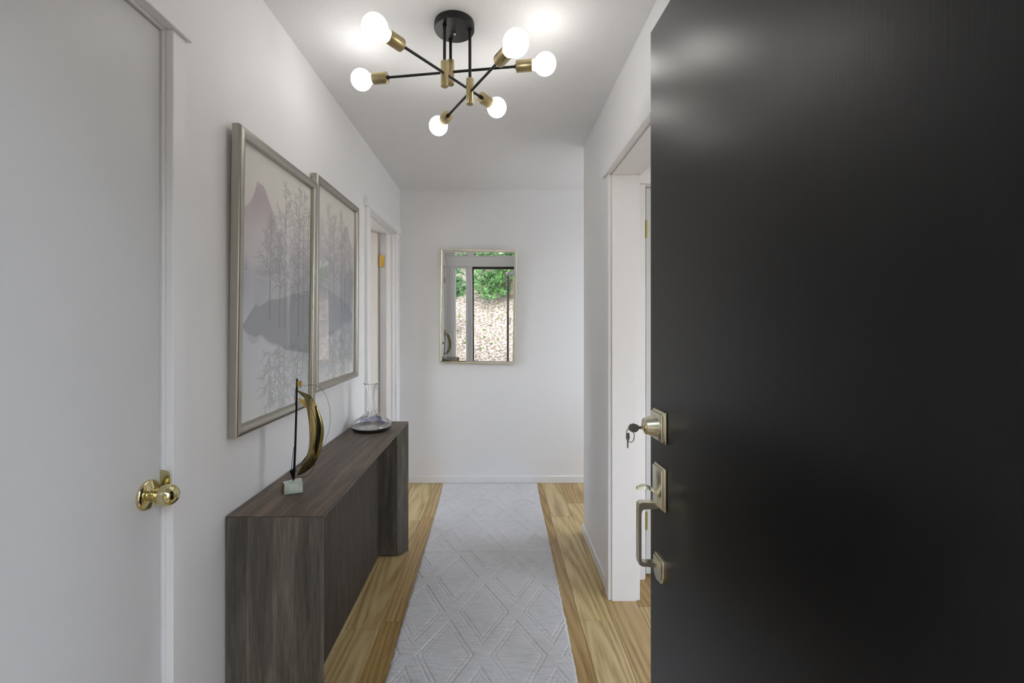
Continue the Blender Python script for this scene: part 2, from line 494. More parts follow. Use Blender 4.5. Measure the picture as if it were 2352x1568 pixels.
# closet door, closed, with a ball knob
d1 = empty('door_2', (XL, C0, 0), 'flush white closet door with a round polished brass knob', 'door', kind='structure')
XD = XL - .006
MB().box(XD - .036, XD, C0 + .017, C1 - .017, .012, HD - .018, .0015).build('door_panel', M['door_w'], d1)
kz, ky = .928, 1.041
kn = MB().lathe([(0, .0345), (.003, .0350), (.006, .0335), (.009, .029), (.011, .019), (.013, .0155), (.019, .0145), (.022, .0165), (.0235, .0165),
                 (.0245, .0145)] + [(.046 - .0252 * math.cos(a), .0252 * math.sin(a)) for a in [R(36 + 144 * k / 14) for k in range(15)]],
                (XD, ky, kz), (1, 0, 0), 36).build('door_knob', M['knob'], d1, 50)
MB().lathe([(0, .006), (.0008, .006), (.001, .0)], (XD + .0712, ky, kz), (1, 0, 0), 16).build('privacy_pin', M['satin'], kn, 40)
sp = MB()
arc = [(XD + .001 + .026 * math.sin(a), C1 - .0165 + .0 - .004 * (1 - math.cos(a))) for a in [R(90 * k / 6) for k in range(7)]]
for k in range(6):
    (xa, ya), (xb, yb) = arc[k], arc[k + 1]
    za, zb = .028 - .016 * (k / 6) ** 2, .028 - .016 * ((k + 1) / 6) ** 2
    zc = kz + .018
    sp.add([(xa, ya, zc - za), (xb, yb, zc - zb), (xb, yb, zc + zb), (xa, ya, zc + za), (xa, ya - .0015, zc - za), (xb, yb - .0015, zc - zb), (xb, yb - .0015, zc + zb), (xa, ya - .0015, zc + za)],
           [(0, 1, 2, 3), (7, 6, 5, 4), (0, 4, 5, 1), (3, 2, 6, 7), (0, 3, 7, 4), (1, 5, 6, 2)])
sp.build('strike_plate', M['knob'], d1, 40)
for z in (.22, 1.02, 1.84): hinge(d1, (XD + .006, C0 + .016, z), None, None, M['gold'])

# far doorway: door folded back into the beige room
d2 = empty('door_3', (XL - WT, D1, 0), 'open door with brass hinges beyond the doorway by the decanter', 'door', kind='structure')
yd = D1 - .032
MB().box(XL - WT - .735, XL - WT - .006, yd - .036, yd, .012, HD - .02, .0015).build('door_panel', M['door_b'], d2)
for z in (.3, 1.816): hinge(d2, (XL - WT + .003, yd + .006, z), (.034, .007, 0), None, M['gold'])
kb = MB().lathe([(0, .034), (.005, .033), (.01, .016), (.02, .015)] + [(.045 - .025 * math.cos(a), .025 * math.sin(a)) for a in [R(40 + 140 * k / 10) for k in range(11)]],
                (XL - WT - .675, yd - .036, .93), (0, -1, 0), 24).build('door_knob', M['knob'], d2, 50)

# side-room door, closed
d3 = empty('door_4', (S0, YP, 0), 'closed flush white door with brass hinges in the side room', 'door', kind='structure')
MB().box(S0 + .015, S1 - .015, YP + .002, YP + .037, .022, HD - .016, .0015).build('door_panel', M['door_w'], d3)
for z in (.30, 1.816): hinge(d3, (S0 + .0145, YP - .004, z), (.0, .012, 0), None, M['hinge'])
MB().lathe([(0, .034), (.005, .033), (.01, .016), (.02, .015)] + [(.045 - .025 * math.cos(a), .025 * math.sin(a)) for a in [R(40 + 140 * k / 10) for k in range(11)]],
           (S1 - .075, YP + .002, .93), (0, -1, 0), 24).build('door_knob', M['knob'], d3, 50)
MB().box(S0 + .013, S1 - .013, YP + .05, YP + .09, 0.0, .02).build('under_door_shade', M['black_metal'], d3)  # black board stands in for the shade in the gap under the door

# black entrance door, swung in; local x runs from hinge to latch, local +y is the outside face
DW = 0.83
LX, LY = 0.3785, 1.101
ang = math.atan2(1.0, -0.042)
ex = Vector((math.cos(ang), math.sin(ang), 0))
HX, HY = LX - ex.x * DW, LY - ex.y * DW
door = empty('door_1', (HX, HY, 0), 'black entrance door swung open, with satin brass handle and keyed lock', 'door', kind='structure', rot=(0, 0, ang))
MB().box(0, DW, -.045, 0, .012, 2.04, .0015).build('door_slab', M['black_door'], door)
for z in (.25, 1.02, 1.8): hinge(door, (-.004, -.045, z), (.0, .03, 0), (-.02, .0, 0), M['satin'])
# deadbolt
lx, lz = .767, 1.090
db = MB().box(lx - .036, lx + .036, 0, .006, lz - .036, lz + .036, .002, 2).build('deadbolt_plate', M['satin'], door, 40)
MB().box(lx - .032, lx + .032, .006, .013, lz - .031, lz + .031, .002, 2).build('deadbolt_cover', M['satin'], db, 40)
MB().lathe([(0, .0245), (.004, .0240), (.022, .0195), (.026, .0185), (.0268, .0165), (.0255, .0158)], (lx, .013, lz), (0, 1, 0), 32).build('lock_cylinder', M['satin'], db, 40)
MB().lathe([(0, .0095), (.0015, .0095), (.002, .0085)], (lx, .0382, lz - .004), (0, 1, 0), 24).build('key_plug', M['knob'], db, 40)
# handle set
hx = .763
hp = MB().box(hx - .03, hx + .03, 0, .006, .902, 1.0, .002, 2).build('handle_plate', M['satin'], door, 40)
MB().box(hx - .026, hx + .026, .006, .012, .906, .996, .002, 2).build('handle_cover', M['satin'], hp, 40)
th = MB()
sec = []
for k in range(9):
    t = k / 8
    y = .012 + .046 * t
    z = .936 + .016 * math.sin(min(t * 1.5, 1) * math.pi / 2) - .004 * max(0, t - .7) / .3
    w = .005 + .0075 * math.sin(math.pi * min(1, t * .95 + .12)) ** .7
    h = .0028
    sec.append([(hx - w, y, z - h), (hx + w, y, z - h), (hx + w * .8, y, z + h), (hx - w * .8, y, z + h)])
for k in range(8):
    a, b = sec[k], sec[k + 1]
    th.add(a + b, [(i, (i + 1) % 4, 4 + (i + 1) % 4, 4 + i) for i in range(4)] + ([(3, 2, 1, 0)] if k == 0 else []) + ([(4, 5, 6, 7)] if k == 7 else []))
th.prism([(.012, .935), (.026, .944), (.034, .951), (.028, .9515), (.012, .9425)], hx - .004, hx + .004, lambda a, b, z: (z, a, b))
th.build('thumb_latch', M['satin'], hp, 40)
gz0, gz1 = .772, .918
g_out = [(.012, gz1 - .002), (.049, gz1), (.055, gz1 - .003), (.0565, gz1 - .012), (.0565, gz0 + .012), (.055, gz0 + .004), (.049, gz0), (.0, gz0 - .004)]
g_in = [(.0, gz0 + .005), (.043, gz0 + .008), (.049, gz0 + .011), (.0505, gz0 + .016), (.0505, gz1 - .025), (.048, gz1 - .018), (.042, gz1 - .0155), (.012, gz1 - .0155)]
gb = MB(); n = len(g_out)
for side in (-.0095, .0095):
    for (y, z) in g_out + g_in[::-1]: gb.v.append(Vector((hx + side, y, z)))
for i in range(n - 1):
    a, b, c, d = i, i + 1, n + i + 1, n + i
    gb.f.append((a, b, c, d)); gb.f.append((2 * n + d, 2 * n + c, 2 * n + b, 2 * n + a))
    gb.f.append((a, 2 * n + a, 2 * n + b, b)); gb.f.append((d, c, 2 * n + c, 2 * n + d))
gb.f.append((0, n, 3 * n, 2 * n)); gb.f.append((n - 1, 3 * n - 1, 4 * n - 1, 2 * n - 1))
gb.build('grip', M['satin'], hp, 35)
lp = MB().prism([(-.024, .79), (.024, .79), (.026, .785), (.026, .752), (.019, .738), (.008, .731), (-.008, .731), (-.019, .738), (-.026, .752), (-.026, .785)], 0, .006,
                lambda a, b, z: (hx + a, z, b))
lpo = lp.build('lower_plate', M['satin'], door, 30)
MB().prism([(-.021, .786), (.021, .786), (.0225, .782), (.0225, .754), (.016, .742), (.007, .736), (-.007, .736), (-.016, .742), (-.0225, .754), (-.0225, .782)], .006, .011,
           lambda a, b, z: (hx + a, z, b)).build('lower_cover', M['satin'], lpo, 30)
# keys hang from the lock: a thing of its own
kr = empty('key_ring', (HX, HY, 0), 'small key ring with a key turned into the deadbolt of the black door', 'keys', rot=(0, 0, ang))
kb = MB(); zk = lz - .004
kb.box(lx - .0012, lx + .0012, .0405, .053, zk - .0035, zk + .0035)
kb.prism([(.053, -.006), (.058, -.010), (.067, -.011), (.075, -.006), (.077, .001), (.073, .008), (.064, .010), (.056, .007), (.053, .004)], -.0012, .0012, lambda a, b, z: (lx + z, a, zk + b))
kb.build('key', M['steel'], kr)
rc = Vector((lx, .072, zk - .017))
MB().tube([rc + Vector((.004 * math.sin(a), .0045 * math.cos(a) * 2.0, .0155 * math.sin(a))) for a in [2 * math.pi * k / 24 for k in range(24)]], .0011, 6, True).build('ring', M['steel'], kr, 60)
k2 = MB()
k2.prism([(-.006, 0), (.006, 0), (.0075, -.012), (.003, -.018), (.002, -.034), (-.002, -.036), (-.003, -.018), (-.0075, -.012)], -.001, .001, lambda a, b, z: (lx + z, .078 + a * .6, zk - .012 + b))
k2.build('hanging_key', M['steel'], kr)

# dark frame of the doorway and the storm door beyond it
tf = empty('trim_5', (E0, YF0, 0), 'slim black frame lining the entrance doorway', 'door trim', kind='structure')
for (a, b) in ((E0, E0 + .02), (E1 - .02, E1)):
    MB().box(a, b, YF0 - .03, YF0 + .06, .0, HB0, .002).build('jamb', M['black_metal'], tf)
MB().box(E0 + .02, E1 - .02, YF0 - .03, YF0 + .06, HB0 - .035, HB0, .002).build('jamb_head', M['black_metal'], tf)
t6 = empty('trim_6', (E0, YF1, 0), 'flat white posts and beam board around the entrance', 'door trim', kind='structure')
for (a, b) in ((E0 - .07, E0), (L0 - .06, L0)):
    MB().box(a, b, YF1, YF1 + .014, .0005, HB0 - .001, .002).build('casing', T, t6)
MB().box(XL + .001, E1 + .05, YF1, YF1 + .02, HB0, HB1 - .001, .002).build('beam_board', T, t6)
sd = empty('door_5', (E1 + .02, YF0 - .04, 0), 'glazed storm door with slim black frame, opened outwards', 'door', kind='structure', rot=(0, 0, R(-110)))
for (a, b, z0, z1) in ((0, .05, .02, 2.02), (.76, .80, .02, 2.02)):
    MB().box(a, b, 0, .03, z0, z1, .003).build('stile', M['black_metal'], sd)
for (z0, z1) in ((.02, .2), (1.96, 2.02)):
    MB().box(.05, .76, 0, .03, z0, z1, .003).build('rail', M['black_metal'], sd)
MB().box(.05, .76, .012, .016, .2, 1.96).build('pane', M['glass'], sd)
hb = MB().box(.765, .795, .03, .036, 1.08, 1.24, .002).cyl((.78, .036, 1.12), (.78, .07, 1.12), .006).cyl((.78, .036, 1.2), (.78, .07, 1.2), .006).cyl((.78, .066, 1.1), (.78, .066, 1.22), .008)
hb.build('pull_handle', M['black_metal'], sd, 40)


# ------------------------------------------------------------------ windows
def window_y(name, x0, x1, y, z0, z1, label, fw=.035, fd=.05, mat=None, bars=0):
    """window in a wall across y, frame centred on y"""
    mat = mat or T
    w = empty(name, (x0, y, z0), label, 'window', kind='structure')
    for (a, b) in ((x0, x0 + fw), (x1 - fw, x1)): MB().box(a, b, y - fd / 2, y + fd / 2, z0, z1, .003).build('window_frame', mat, w)
    for (a, b) in ((z0, z0 + fw), (z1 - fw, z1)): MB().box(x0 + fw, x1 - fw, y - fd / 2, y + fd / 2, a, b, .003).build('window_frame', mat, w)
    MB().box(x0 + fw, x1 - fw, y - .002, y + .002, z0 + fw, z1 - fw).build('pane', M['glass'], w)
    for k in range(bars):
        xm = x0 + (x1 - x0) * (k + 1) / (bars + 1)
        MB().box(xm - .018, xm + .018, y - .02, y + .02, z0 + fw, z1 - fw, .002).build('mullion', mat, w)
    return w


window_y('window_1', L0, L1, YF0 + .06, .12, HB0, 'tall narrow side light beside the entrance doorway', fw=.026)
window_y('window_2', L0, L1, YF0 + .06, HB1, HT, 'small transom window above the side light', fw=.02)
window_y('window_3', E0, E1, YF0 + .06, HB1, HT, 'wide transom window above the entrance doorway', fw=.02)
window_y('window_4', 1.0, 2.0, YF0 + .06, .4, 2.25, 'unseen window added in the front wall to bring daylight into the side room', bars=1)  # unseen, added to let daylight into the side room


def window_x(name, x, y0, y1, z0, z1, label, fw=.04):
    w = empty(name, (x, y0, z0), label, 'window', kind='structure')
    for (a, b) in ((y0, y0 + fw), (y1 - fw, y1)): MB().box(x - .025, x + .025, a, b, z0, z1, .003).build('window_frame', T, w)
    for (a, b) in ((z0, z0 + fw), (z1 - fw, z1)): MB().box(x - .025, x + .025, y0 + fw, y1 - fw, a, b, .003).build('window_frame', T, w)
    MB().box(x - .002, x + .002, y0 + fw, y1 - fw, z0 + fw, z1 - fw).build('pane', M['glass'], w)


window_x('window_5', XC + .06, 2.90, 3.68, .95, 2.3, 'tall window at the end of the side passage')
window_x('window_7', XS + .06, .6, 1.4, .6, 2.2, 'unseen window added in the outer wall to brighten the side room')  # unseen, added to brighten the jamb of the cased opening
window_x('window_6', XW - .05, 1.8, 3.2, .8, 2.15, 'unseen window added to light the beige room beyond the hinged door')  # unseen, added because the far room needs light

# ------------------------------------------------------------------ ceiling light
CX, CY = -0.156, 1.667
lt = empty('ceiling_light', (CX, CY, HC), 'black and brass ceiling light with six globe bulbs on crossed arms', 'ceiling light')
ZC = HC - .027
cn = MB().lathe([(0, .0735), (.004, .0745), (.023, .0745), (.0265, .0725)], (CX, CY, HC), (0, 0, -1), 48).build('canopy', M['black_metal'], lt, 40)
MB().lathe([(0, .005), (.004, .0055), (.007, .004), (.008, 0)], (CX, CY + .012, ZC), (0, 0, -1), 16).build('cap_nut', M['steel'], cn, 50)
RODS = [((-.189, 1.636), 2.281, .092, (-.3736, 1.379), (.002, 1.889), 2.235),
        ((-.1755, 1.7195), 2.334, .094, (-.532, 1.769), (.181, 1.662), 2.287),
        ((-.098, 1.6635), 2.233, .095, (.060, 1.374), (-.252, 1.951), 2.185)]
for (rx, ry), zt, ln, e0, e1, za in RODS:
    MB().cyl((rx, ry, ZC), (rx, ry, zt - .004), .0056, seg=14).lathe([(0, .008), (.004, .008), (.006, .0056)], (rx, ry, ZC), (0, 0, -1), 14).build('rod', M['black_metal'], lt, 40)
    MB().lathe([(0, .012), (.001, .0136), (.003, .014), (ln - .003, .014), (ln - .001, .0136), (ln, .012)], (rx, ry, zt), (0, 0, -1), 28).build('sleeve', M['brass'], lt, 30)
    p0, p1 = Vector((*e0, za)), Vector((*e1, za))
    mid = (p0 + p1) / 2
    MB().cyl(p0 + (p1 - p0).normalized() * .1, p1 - (p1 - p0).normalized() * .1, .0048, seg=12).build('arm', M['black_metal'], lt, 40)
    for e in (p0, p1):
        d = (e - mid).normalized()
        s0 = e - d * .108
        so = MB().lathe([(0, .006), (.0, .0195), (.0015, .0212), (.004, .0215), (.058, .0215), (.060, .0208), (.060, .019), (.05, .0185)], s0, d, 28).build('socket', M['brass'], lt, 30)
        MB().lathe([(-.006, .0075), (.0, .0075)], s0, d, 14).build('collar', M['black_metal'], so, 40)
        prof = [(.055, .0165), (.062, .0172), (.068, .0195)]
        for k in range(17):
            a = R(148 - 148 * k / 16)
            prof.append((.108 + .0405 * math.cos(a), max(.0405 * math.sin(a), 1e-5)))
        prof[-1] = (prof[-1][0], 0.0)
        MB().lathe(prof, s0, d, 36, cap=False).build('bulb', M['bulb'], lt, 70)


# ------------------------------------------------------------------ framed prints
def art_pixels(W, H, seed, flip):
    """misty lake with bare trees: a flat print, returned as linear colours"""
    rg = random.Random(seed); rs = np.random.RandomState(seed)
    v, u = np.mgrid[0:H, 0:W]; u = u / (W - 1.0); v = v / (H - 1.0)

    def fbm(fx, fy, s):
        r2 = np.random.RandomState(s); out = np.zeros((H, W)); amp = 1.0; tot = 0
        for o in range(4):
            gx, gy = int(fx * 2 ** o) + 2, int(fy * 2 ** o) + 2
            g = r2.rand(gy + 1, gx + 1)
            x = u * (gx - 1); y = v * (gy - 1); xi = x.astype(int); yi = y.astype(int); xf = x - xi; yf = y - yi
            xf = xf * xf * (3 - 2 * xf); yf = yf * yf * (3 - 2 * yf)
            out += amp * ((g[yi, xi] * (1 - xf) + g[yi, xi + 1] * xf) * (1 - yf) + (g[yi + 1, xi] * (1 - xf) + g[yi + 1, xi + 1] * xf) * yf)
            tot += amp; amp *= .5
        return out / tot
    fu = 1 - u if flip else u
    ks = [(0, (214, 213, 206)), (.14, (218, 214, 204)), (.3, (210, 205, 205)), (.45, (196, 194, 199)), (.6, (193, 197, 208)), (.75, (203, 206, 212)), (1, (216, 218, 217))]
    img = np.zeros((H, W, 3))
    for c in range(3):
        img[..., c] = np.interp(v, [k[0] for k in ks], [k[1][c] for k in ks])
    n1 = fbm(3, 4, seed + 1); n2 = fbm(9, 14, seed + 2); n3 = fbm(5, 2, seed + 3)

    def blend(col, a):
        a = np.clip(a, 0, 1)[..., None]
        img[:] = img * (1 - a) + np.array(col) * a

    def sstep(x, a, b):
        t = np.clip((x - a) / (b - a), 0, 1); return t * t * (3 - 2 * t)
    # distant peak, dissolving downwards into mist
    pk = np.interp(fu, [0, .06, .12, .165, .20, .24, .27, .30, .36, .42, .5, 1], [.225, .235, .215, .165, .118, .122, .119, .135, .185, .225, .30, .34]) + (n2 - .5) * .016
    blend((168, 152, 160), sstep(v, pk - .003, pk + .004) * (1 - sstep(v, .16 + n1 * .06, .30 + n1 * .12)) * (.75 + .4 * (n2 - .5)) * (0.6 if flip else 1))
    # far wooded islands and their reflections
    for (uc, hw, top) in ((.05, .08, .33), (.28, .11, .36)):
        for k in range(16):
            x0 = uc + rg.uniform(-hw, hw); t0 = top + abs(x0 - uc) / hw * .07 + rg.uniform(0, .05); w = rg.uniform(.006, .012)
            dd = np.abs(fu - x0)
            blend((172, 164, 174), .5 * (dd < w * (.3 + (v - t0) / .1)) * (v > t0) * sstep(v, t0, t0 + .06) * (v < .455))
        blend((158, 160, 172), .55 * np.exp(-((fu - uc) / hw) ** 2) * sstep(v, .42, .452) * (1 - sstep(v, .47, .60 + .06 * n3)))
    # shore haze behind the near trees
    blend((166, 167, 172), .5 * sstep(fu, .25, .62) * sstep(v, .22 + n1 * .1, .42) * (1 - sstep(v, .62, .72)))
    # dark reflected hill
    cy = .655
    up = np.interp(fu, [0, .05, .14, .2, .24, .36, .5, .62, 1], [0, .002, .055, .085, .075, .105, .112, .13, .17])
    dn = np.interp(fu, [0, .05, .12, .2, .27, .36, .5, .62, 1], [0, .002, .028, .04, .03, .06, .078, .1, .13])
    hill = sstep(v, cy - up - .002, cy - up + .004) * (1 - sstep(v, cy + dn - .004, cy + dn + .003)) * (fu > .05)
    blend((146, 150, 158), .9 * hill * (1 - .35 * (flip)))
    dn2 = dn + np.interp(fu, [.05, .16, .26, 1], [0, .03, .012, .0])
    blend((170, 172, 186), .5 * (1 - sstep(v, cy + dn2 - .003, cy + dn2)) * (v > cy) * (1 - hill) * (fu > .05))
    # faint drifting wisps
    blend((158, 160, 176), .3 * np.exp(-((fu - .2 - (v - .55) * .6) / .05) ** 2) * np.exp(-((v - .56) / .05) ** 2))
    mask = np.zeros((H, W)); white = np.zeros((H, W))

    def stroke(mk, x0, y0, x1, y1, r, a):
        # x in u units (aspect .6), y in v units; r in pixels of the grid's height
        px0, py0, px1, py1 = x0 * W, y0 * H, x1 * W, y1 * H
        ax0, ax1 = int(max(0, min(px0, px1) - 3)), int(min(W, max(px0, px1) + 4)); ay0, ay1 = int(max(0, min(py0, py1) - 4)), int(min(H, max(py0, py1) + 5))
        if ax0 >= ax1 or ay0 >= ay1: return
        yy, xx = np.mgrid[ay0:ay1, ax0:ax1]; dx, dy = px1 - px0, py1 - py0; L2 = dx * dx + dy * dy + 1e-9
        t = np.clip(((xx - px0) * dx + (yy - py0) * dy) / L2, 0, 1)
        d = np.hypot(xx - px0 - t * dx, (yy - py0 - t * dy) * .75)
        sub = mk[ay0:ay1, ax0:ax1]; np.maximum(sub, a * np.clip(r + .7 - d, 0, 1), out=sub)

    def branch(mk, x, y, ang, ln, r, a, depth, sgn):
        steps = 3
        for s in range(steps):
            ang += rg.uniform(-.35, .35)
            nx = x + math.cos(ang) * ln / steps / .6; ny = y - sgn * math.sin(ang) * ln / steps
            stroke(mk, x, y, nx, ny, r, a); x, y = nx, ny
            if depth > 0 and rg.random() < .85:
                branch(mk, x, y, ang + rg.choice((-1, 1)) * rg.uniform(.4, 1.0), ln * rg.uniform(.4, .65), r * .6, a * .9, depth - 1, sgn)

    trees = [(.37, .22, .62, .8), (.50, .26, .66, .85), (.575, .05, .66, .8), (.79, .03, .7, 1.0), (.87, .04, .68, .8), (.70, .2, .6, .5), (.95, .1, .6, .7)]
    if flip: trees = [(.30, .06, .55, .6), (.42, .10, .6, .8), (.62, .05, .62, .8), (.70, .14, .6, .7), (.85, .2, .6, .6), (.12, .16, .5, .4)]
    for (tu, t0, t1, a) in trees:
        stroke(mask, tu, t0, tu + rg.uniform(-.01, .01), t1, .75, .62 * a)
        stroke(mask, tu, t0 + .12, tu, t1, 1.2, .55 * a)
        for k in range(30):
            y = t0 + .02 + (t1 - t0 - .16) * (k / 30.0)
            side = rg.choice((-1, 1)); ln = (.02 + .055 * min(1, (y - t0) / .22)) * rg.uniform(.6, 1.2)
            branch(mask, tu, y, math.pi / 2 - side * rg.uniform(.5, 1.3), ln, .55, .55 * a, 2, 1)
        # the same tree standing on its head in the water
        b0 = .74 + rg.uniform(-.02, .02); b1 = min(.99, b0 + (t1 - t0) * .55)
        stroke(mask, tu, b0, tu, b1, .9, .5 * a)
        for k in range(22):
            y = b0 + (b1 - b0) * (k / 22.0); side = rg.choice((-1, 1))
            branch(mask, tu, y, math.pi / 2 - side * rg.uniform(.5, 1.4), .05 * rg.uniform(.6, 1.2), .55, .5 * a, 2, -1)
    blend((100, 100, 108), mask)
    # pale birch
    if not flip:
        for k in range(24):
            branch(white, .64, .30 + .2 * k / 24, math.pi / 2 - rg.choice((-1, 1)) * rg.uniform(.4, 1.1), .05 * rg.uniform(.7, 1.5), .6, .55, 2, 1)
        stroke(white, .64, .28, .64, .56, 1.0, .6)
    for k in range(5): stroke(white, 0 + k * .2, .455 + k * .012, .12 + k * .2, .46 + k * .012, .6, .4)
    blend((226, 226, 226), white)
    img += (n2 - .5)[..., None] * 5 + 18
    s = np.clip(img / 255.0, 0, 1)
    return np.where(s <= .04045, s / 12.92, ((s + .055) / 1.055) ** 2.4)


m_, nt_, p_, o_ = new_mat('misty_lake_print')
at_ = node(nt_, 'ShaderNodeAttribute', attribute_name='print_colour')
nt_.links.new(at_.outputs['Color'], p_.inputs['Base Color']); p_.inputs['Roughness'].default_value = 0.7
M['print'] = m_
M['back_card'] = plain('backing_card', (150, 130, 104), 0.9, noise=(80, 0.05, 0.001))

RAIL = [(0, .0), (0, .019), (.0015, .0235), (.005, .0265), (.011, .0283), (.018, .0283), (.0245, .0265), (.029, .0235), (.0315, .019), (.0325, .013), (.0325, 0)]


def picture(y0, y1, z0, z1, tilt, seed, flip, label):
    W_, H_ = y1 - y0, z1 - z0
    r = empty('framed_print', (XL + .003, y0, z0), label, 'framed print', 'pair of framed misty lake prints', rot=(R(tilt), 0, R(90)))
    # local x along the wall, z up, out of the wall is -y
    def rail(pts_fn, L):
        b = MB(); n = len(RAIL)
        for end in (0, 1):
            for (w, d) in RAIL: b.v.append(Vector(pts_fn(w, d, w if end == 0 else L - w)))
        b.f += [(i, i + 1, n + i + 1, n + i) for i in range(n - 1)] + [(n - 1, 0, n, 2 * n - 1), tuple(range(n)), tuple(range(n, 2 * n))]
        b.build('frame_rail', M['frame'], r, 38)
    rail(lambda w, d, s: (s, -d, w), W_); rail(lambda w, d, s: (s, -d, H_ - w), W_)
    rail(lambda w, d, s: (w, -d, s), H_); rail(lambda w, d, s: (W_ - w, -d, s), H_)
    i = .0325
    MB().box(.02, W_ - .02, -.006, -.002, .02, H_ - .02).build('backing', M['back_card'], r)
    nx, nz = 200, 520
    me = bpy.data.meshes.new('print')
    xs = np.linspace(i - .006, W_ - i + .006, nx); zs = np.linspace(H_ - i + .006, i - .006, nz)
    gz, gx = np.meshgrid(zs, xs, indexing='ij')
    vs = np.stack([gx, np.full_like(gx, -.0075), gz], -1).reshape(-1, 3)
    a = np.arange(nx * nz).reshape(nz, nx)
    fs = np.stack([a[:-1, :-1], a[1:, :-1], a[1:, 1:], a[:-1, 1:]], -1).reshape(-1, 4)
    me.vertices.add(len(vs)); me.vertices.foreach_set('co', vs.ravel())
    me.loops.add(fs.size); me.loops.foreach_set('vertex_index', fs.ravel().astype(np.int32))
    me.polygons.add(len(fs)); me.polygons.foreach_set('loop_start', np.arange(0, fs.size, 4, dtype=np.int32))
    me.update(calc_edges=True)
    ca = me.color_attributes.new('print_colour', 'FLOAT_COLOR', 'POINT')
    c = art_pixels(nx, nz, seed, flip).reshape(-1, 3)
    ca.data.foreach_set('color', np.concatenate([c, np.ones((len(c), 1))], 1).astype(np.float32).ravel())
    me.materials.append(M['print'])
    o = bpy.data.objects.new('print', me); COL.objects.link(o); o.parent = r
    # cover glass: one sheet
    MB().add([(i - .004, -.0125, i - .004), (W_ - i + .004, -.0125, i - .004), (W_ - i + .004, -.0125, H_ - i + .004), (i - .004, -.0125, H_ - i + .004)], [(0, 1, 2, 3)]).build('cover_glass', M['pic_glass'], r, recalc=False)
    return r


picture(1.338, 1.921, .982, 1.925, .75, 11, False, 'champagne-framed misty lake print with a pale peak, hung above the sailboat sculpture')
picture(1.932, 2.525, 1.026, 1.975, .25, 23, True, 'champagne-framed misty lake print hung between its twin and the doorway beside the decanter')

# ------------------------------------------------------------------ mirror on the end wall
MW, MH = .622, .932
mc = pix(1096, 704.5, YB - .018)
mr = empty('wall_mirror', (mc.x, YB - .022, mc.z - MH / 2), 'rectangular wall mirror in a thin pale gold frame, reflecting the garden', 'mirror', rot=(R(1.35), R(1.05), 0))
fw = .006
for (a, b, c, d) in ((-MW / 2, -MW / 2 + fw, 0, MH), (MW / 2 - fw, MW / 2, 0, MH)):
    MB().box(a, b, -.012, .012, c, d, .001).build('frame_side', M['pale_gold'], mr)
for (c, d) in ((0, fw), (MH - fw, MH)):
    MB().box(-MW / 2 + fw, MW / 2 - fw, -.012, .012, c, d, .001).build('frame_side', M['pale_gold'], mr)
MB().box(-MW / 2 + fw, MW / 2 - fw, .003, .011, fw, MH - fw).build('backing', M['back_card'], mr)
x0, x1, z0, z1, bv = -MW / 2 + fw, MW / 2 - fw, fw, MH - fw, .014
gl = MB().add([(x0, -.0035, z0), (x1, -.0035, z0), (x1, -.0035, z1), (x0, -.0035, z1), (x0 + bv, -.006, z0 + bv), (x1 - bv, -.006, z0 + bv), (x1 - bv, -.006, z1 - bv), (x0 + bv, -.006, z1 - bv),
               (x0, .003, z0), (x1, .003, z0), (x1, .003, z1), (x0, .003, z1)],
              [(4, 5, 6, 7), (0, 1, 5, 4), (1, 2, 6, 5), (2, 3, 7, 6), (3, 0, 4, 7), (8, 9, 1, 0), (9, 10, 2, 1), (10, 11, 3, 2), (11, 8, 0, 3), (11, 10, 9, 8)])
gl.build('mirror_glass', M['mirror'], mr)

# ------------------------------------------------------------------ console table
KX0, KX1, KY0, KY1, KZ = XL + .006, -.5105, 1.322, 2.605, .757
ct = empty('console_table', (KX0, KY0, 0), 'dark walnut waterfall console table with a reeded back panel', 'console table')
ch = .052   # depth of the slanted inner edge
th_ = .055
# waterfall frame: knife edge towards the hall, mitred at both ends
poly = [(KX0, KZ), (KX1, KZ), (KX1, KZ - .006), (KX1 - ch, KZ - th_), (KX0, KZ - th_)]
n = len(poly)
tp = MB()
tp.v = [Vector((a, KY0 + (KZ - b), b)) for a, b in poly] + [Vector((a, KY1 - (KZ - b), b)) for a, b in poly]
tp.f = [tuple(range(n - 1, -1, -1)), tuple(range(n, 2 * n))] + [(i, (i + 1) % n, n + (i + 1) % n, n + i) for i in range(n)]
tp.build('top_panel', M['walnut_y'], ct)
for ya, sgn in ((KY0, 1), (KY1, -1)):
    lpoly = [(KX0, 0), (KX1, 0), (KX1, .006), (KX1 - ch, th_), (KX0, th_)]
    ep = MB()
    ep.v = [Vector((a, ya + sgn * b, .008)) for a, b in lpoly] + [Vector((a, ya + sgn * b, KZ - b - .0012)) for a, b in lpoly]
    ep.f = list(tp.f)
    ep.build('end_panel', M['walnut_z'], ct)
    MB().box(KX0 + .02, KX1 - .07, ya + sgn * .03 - .015, ya + sgn * .03 + .015, .0005, .008).build('foot', M['black_metal'], ct)
# reeded back panel
PX = -.668
b = MB(); pit = .0128; y = KY0 + th_; prof = []
nre = int((KY1 - th_ - y) / pit); pit = (KY1 - th_ - y) / nre
for k in range(nre):
    for j in range(6):
        a = math.pi * j / 6
        prof.append((PX - .005 + .0052 * math.sin(a) * 1.0, y + k * pit + pit / 2 - math.cos(a) * pit * .5))
prof.append((PX - .005, KY1 - th_)); prof += [(PX - .03, KY1 - th_), (PX - .03, y)]
fp = b.prism(prof, .004, KZ - th_).build('reeded_panel', M['walnut_flute'], ct, 50)
fp['kind'] = 'stuff'

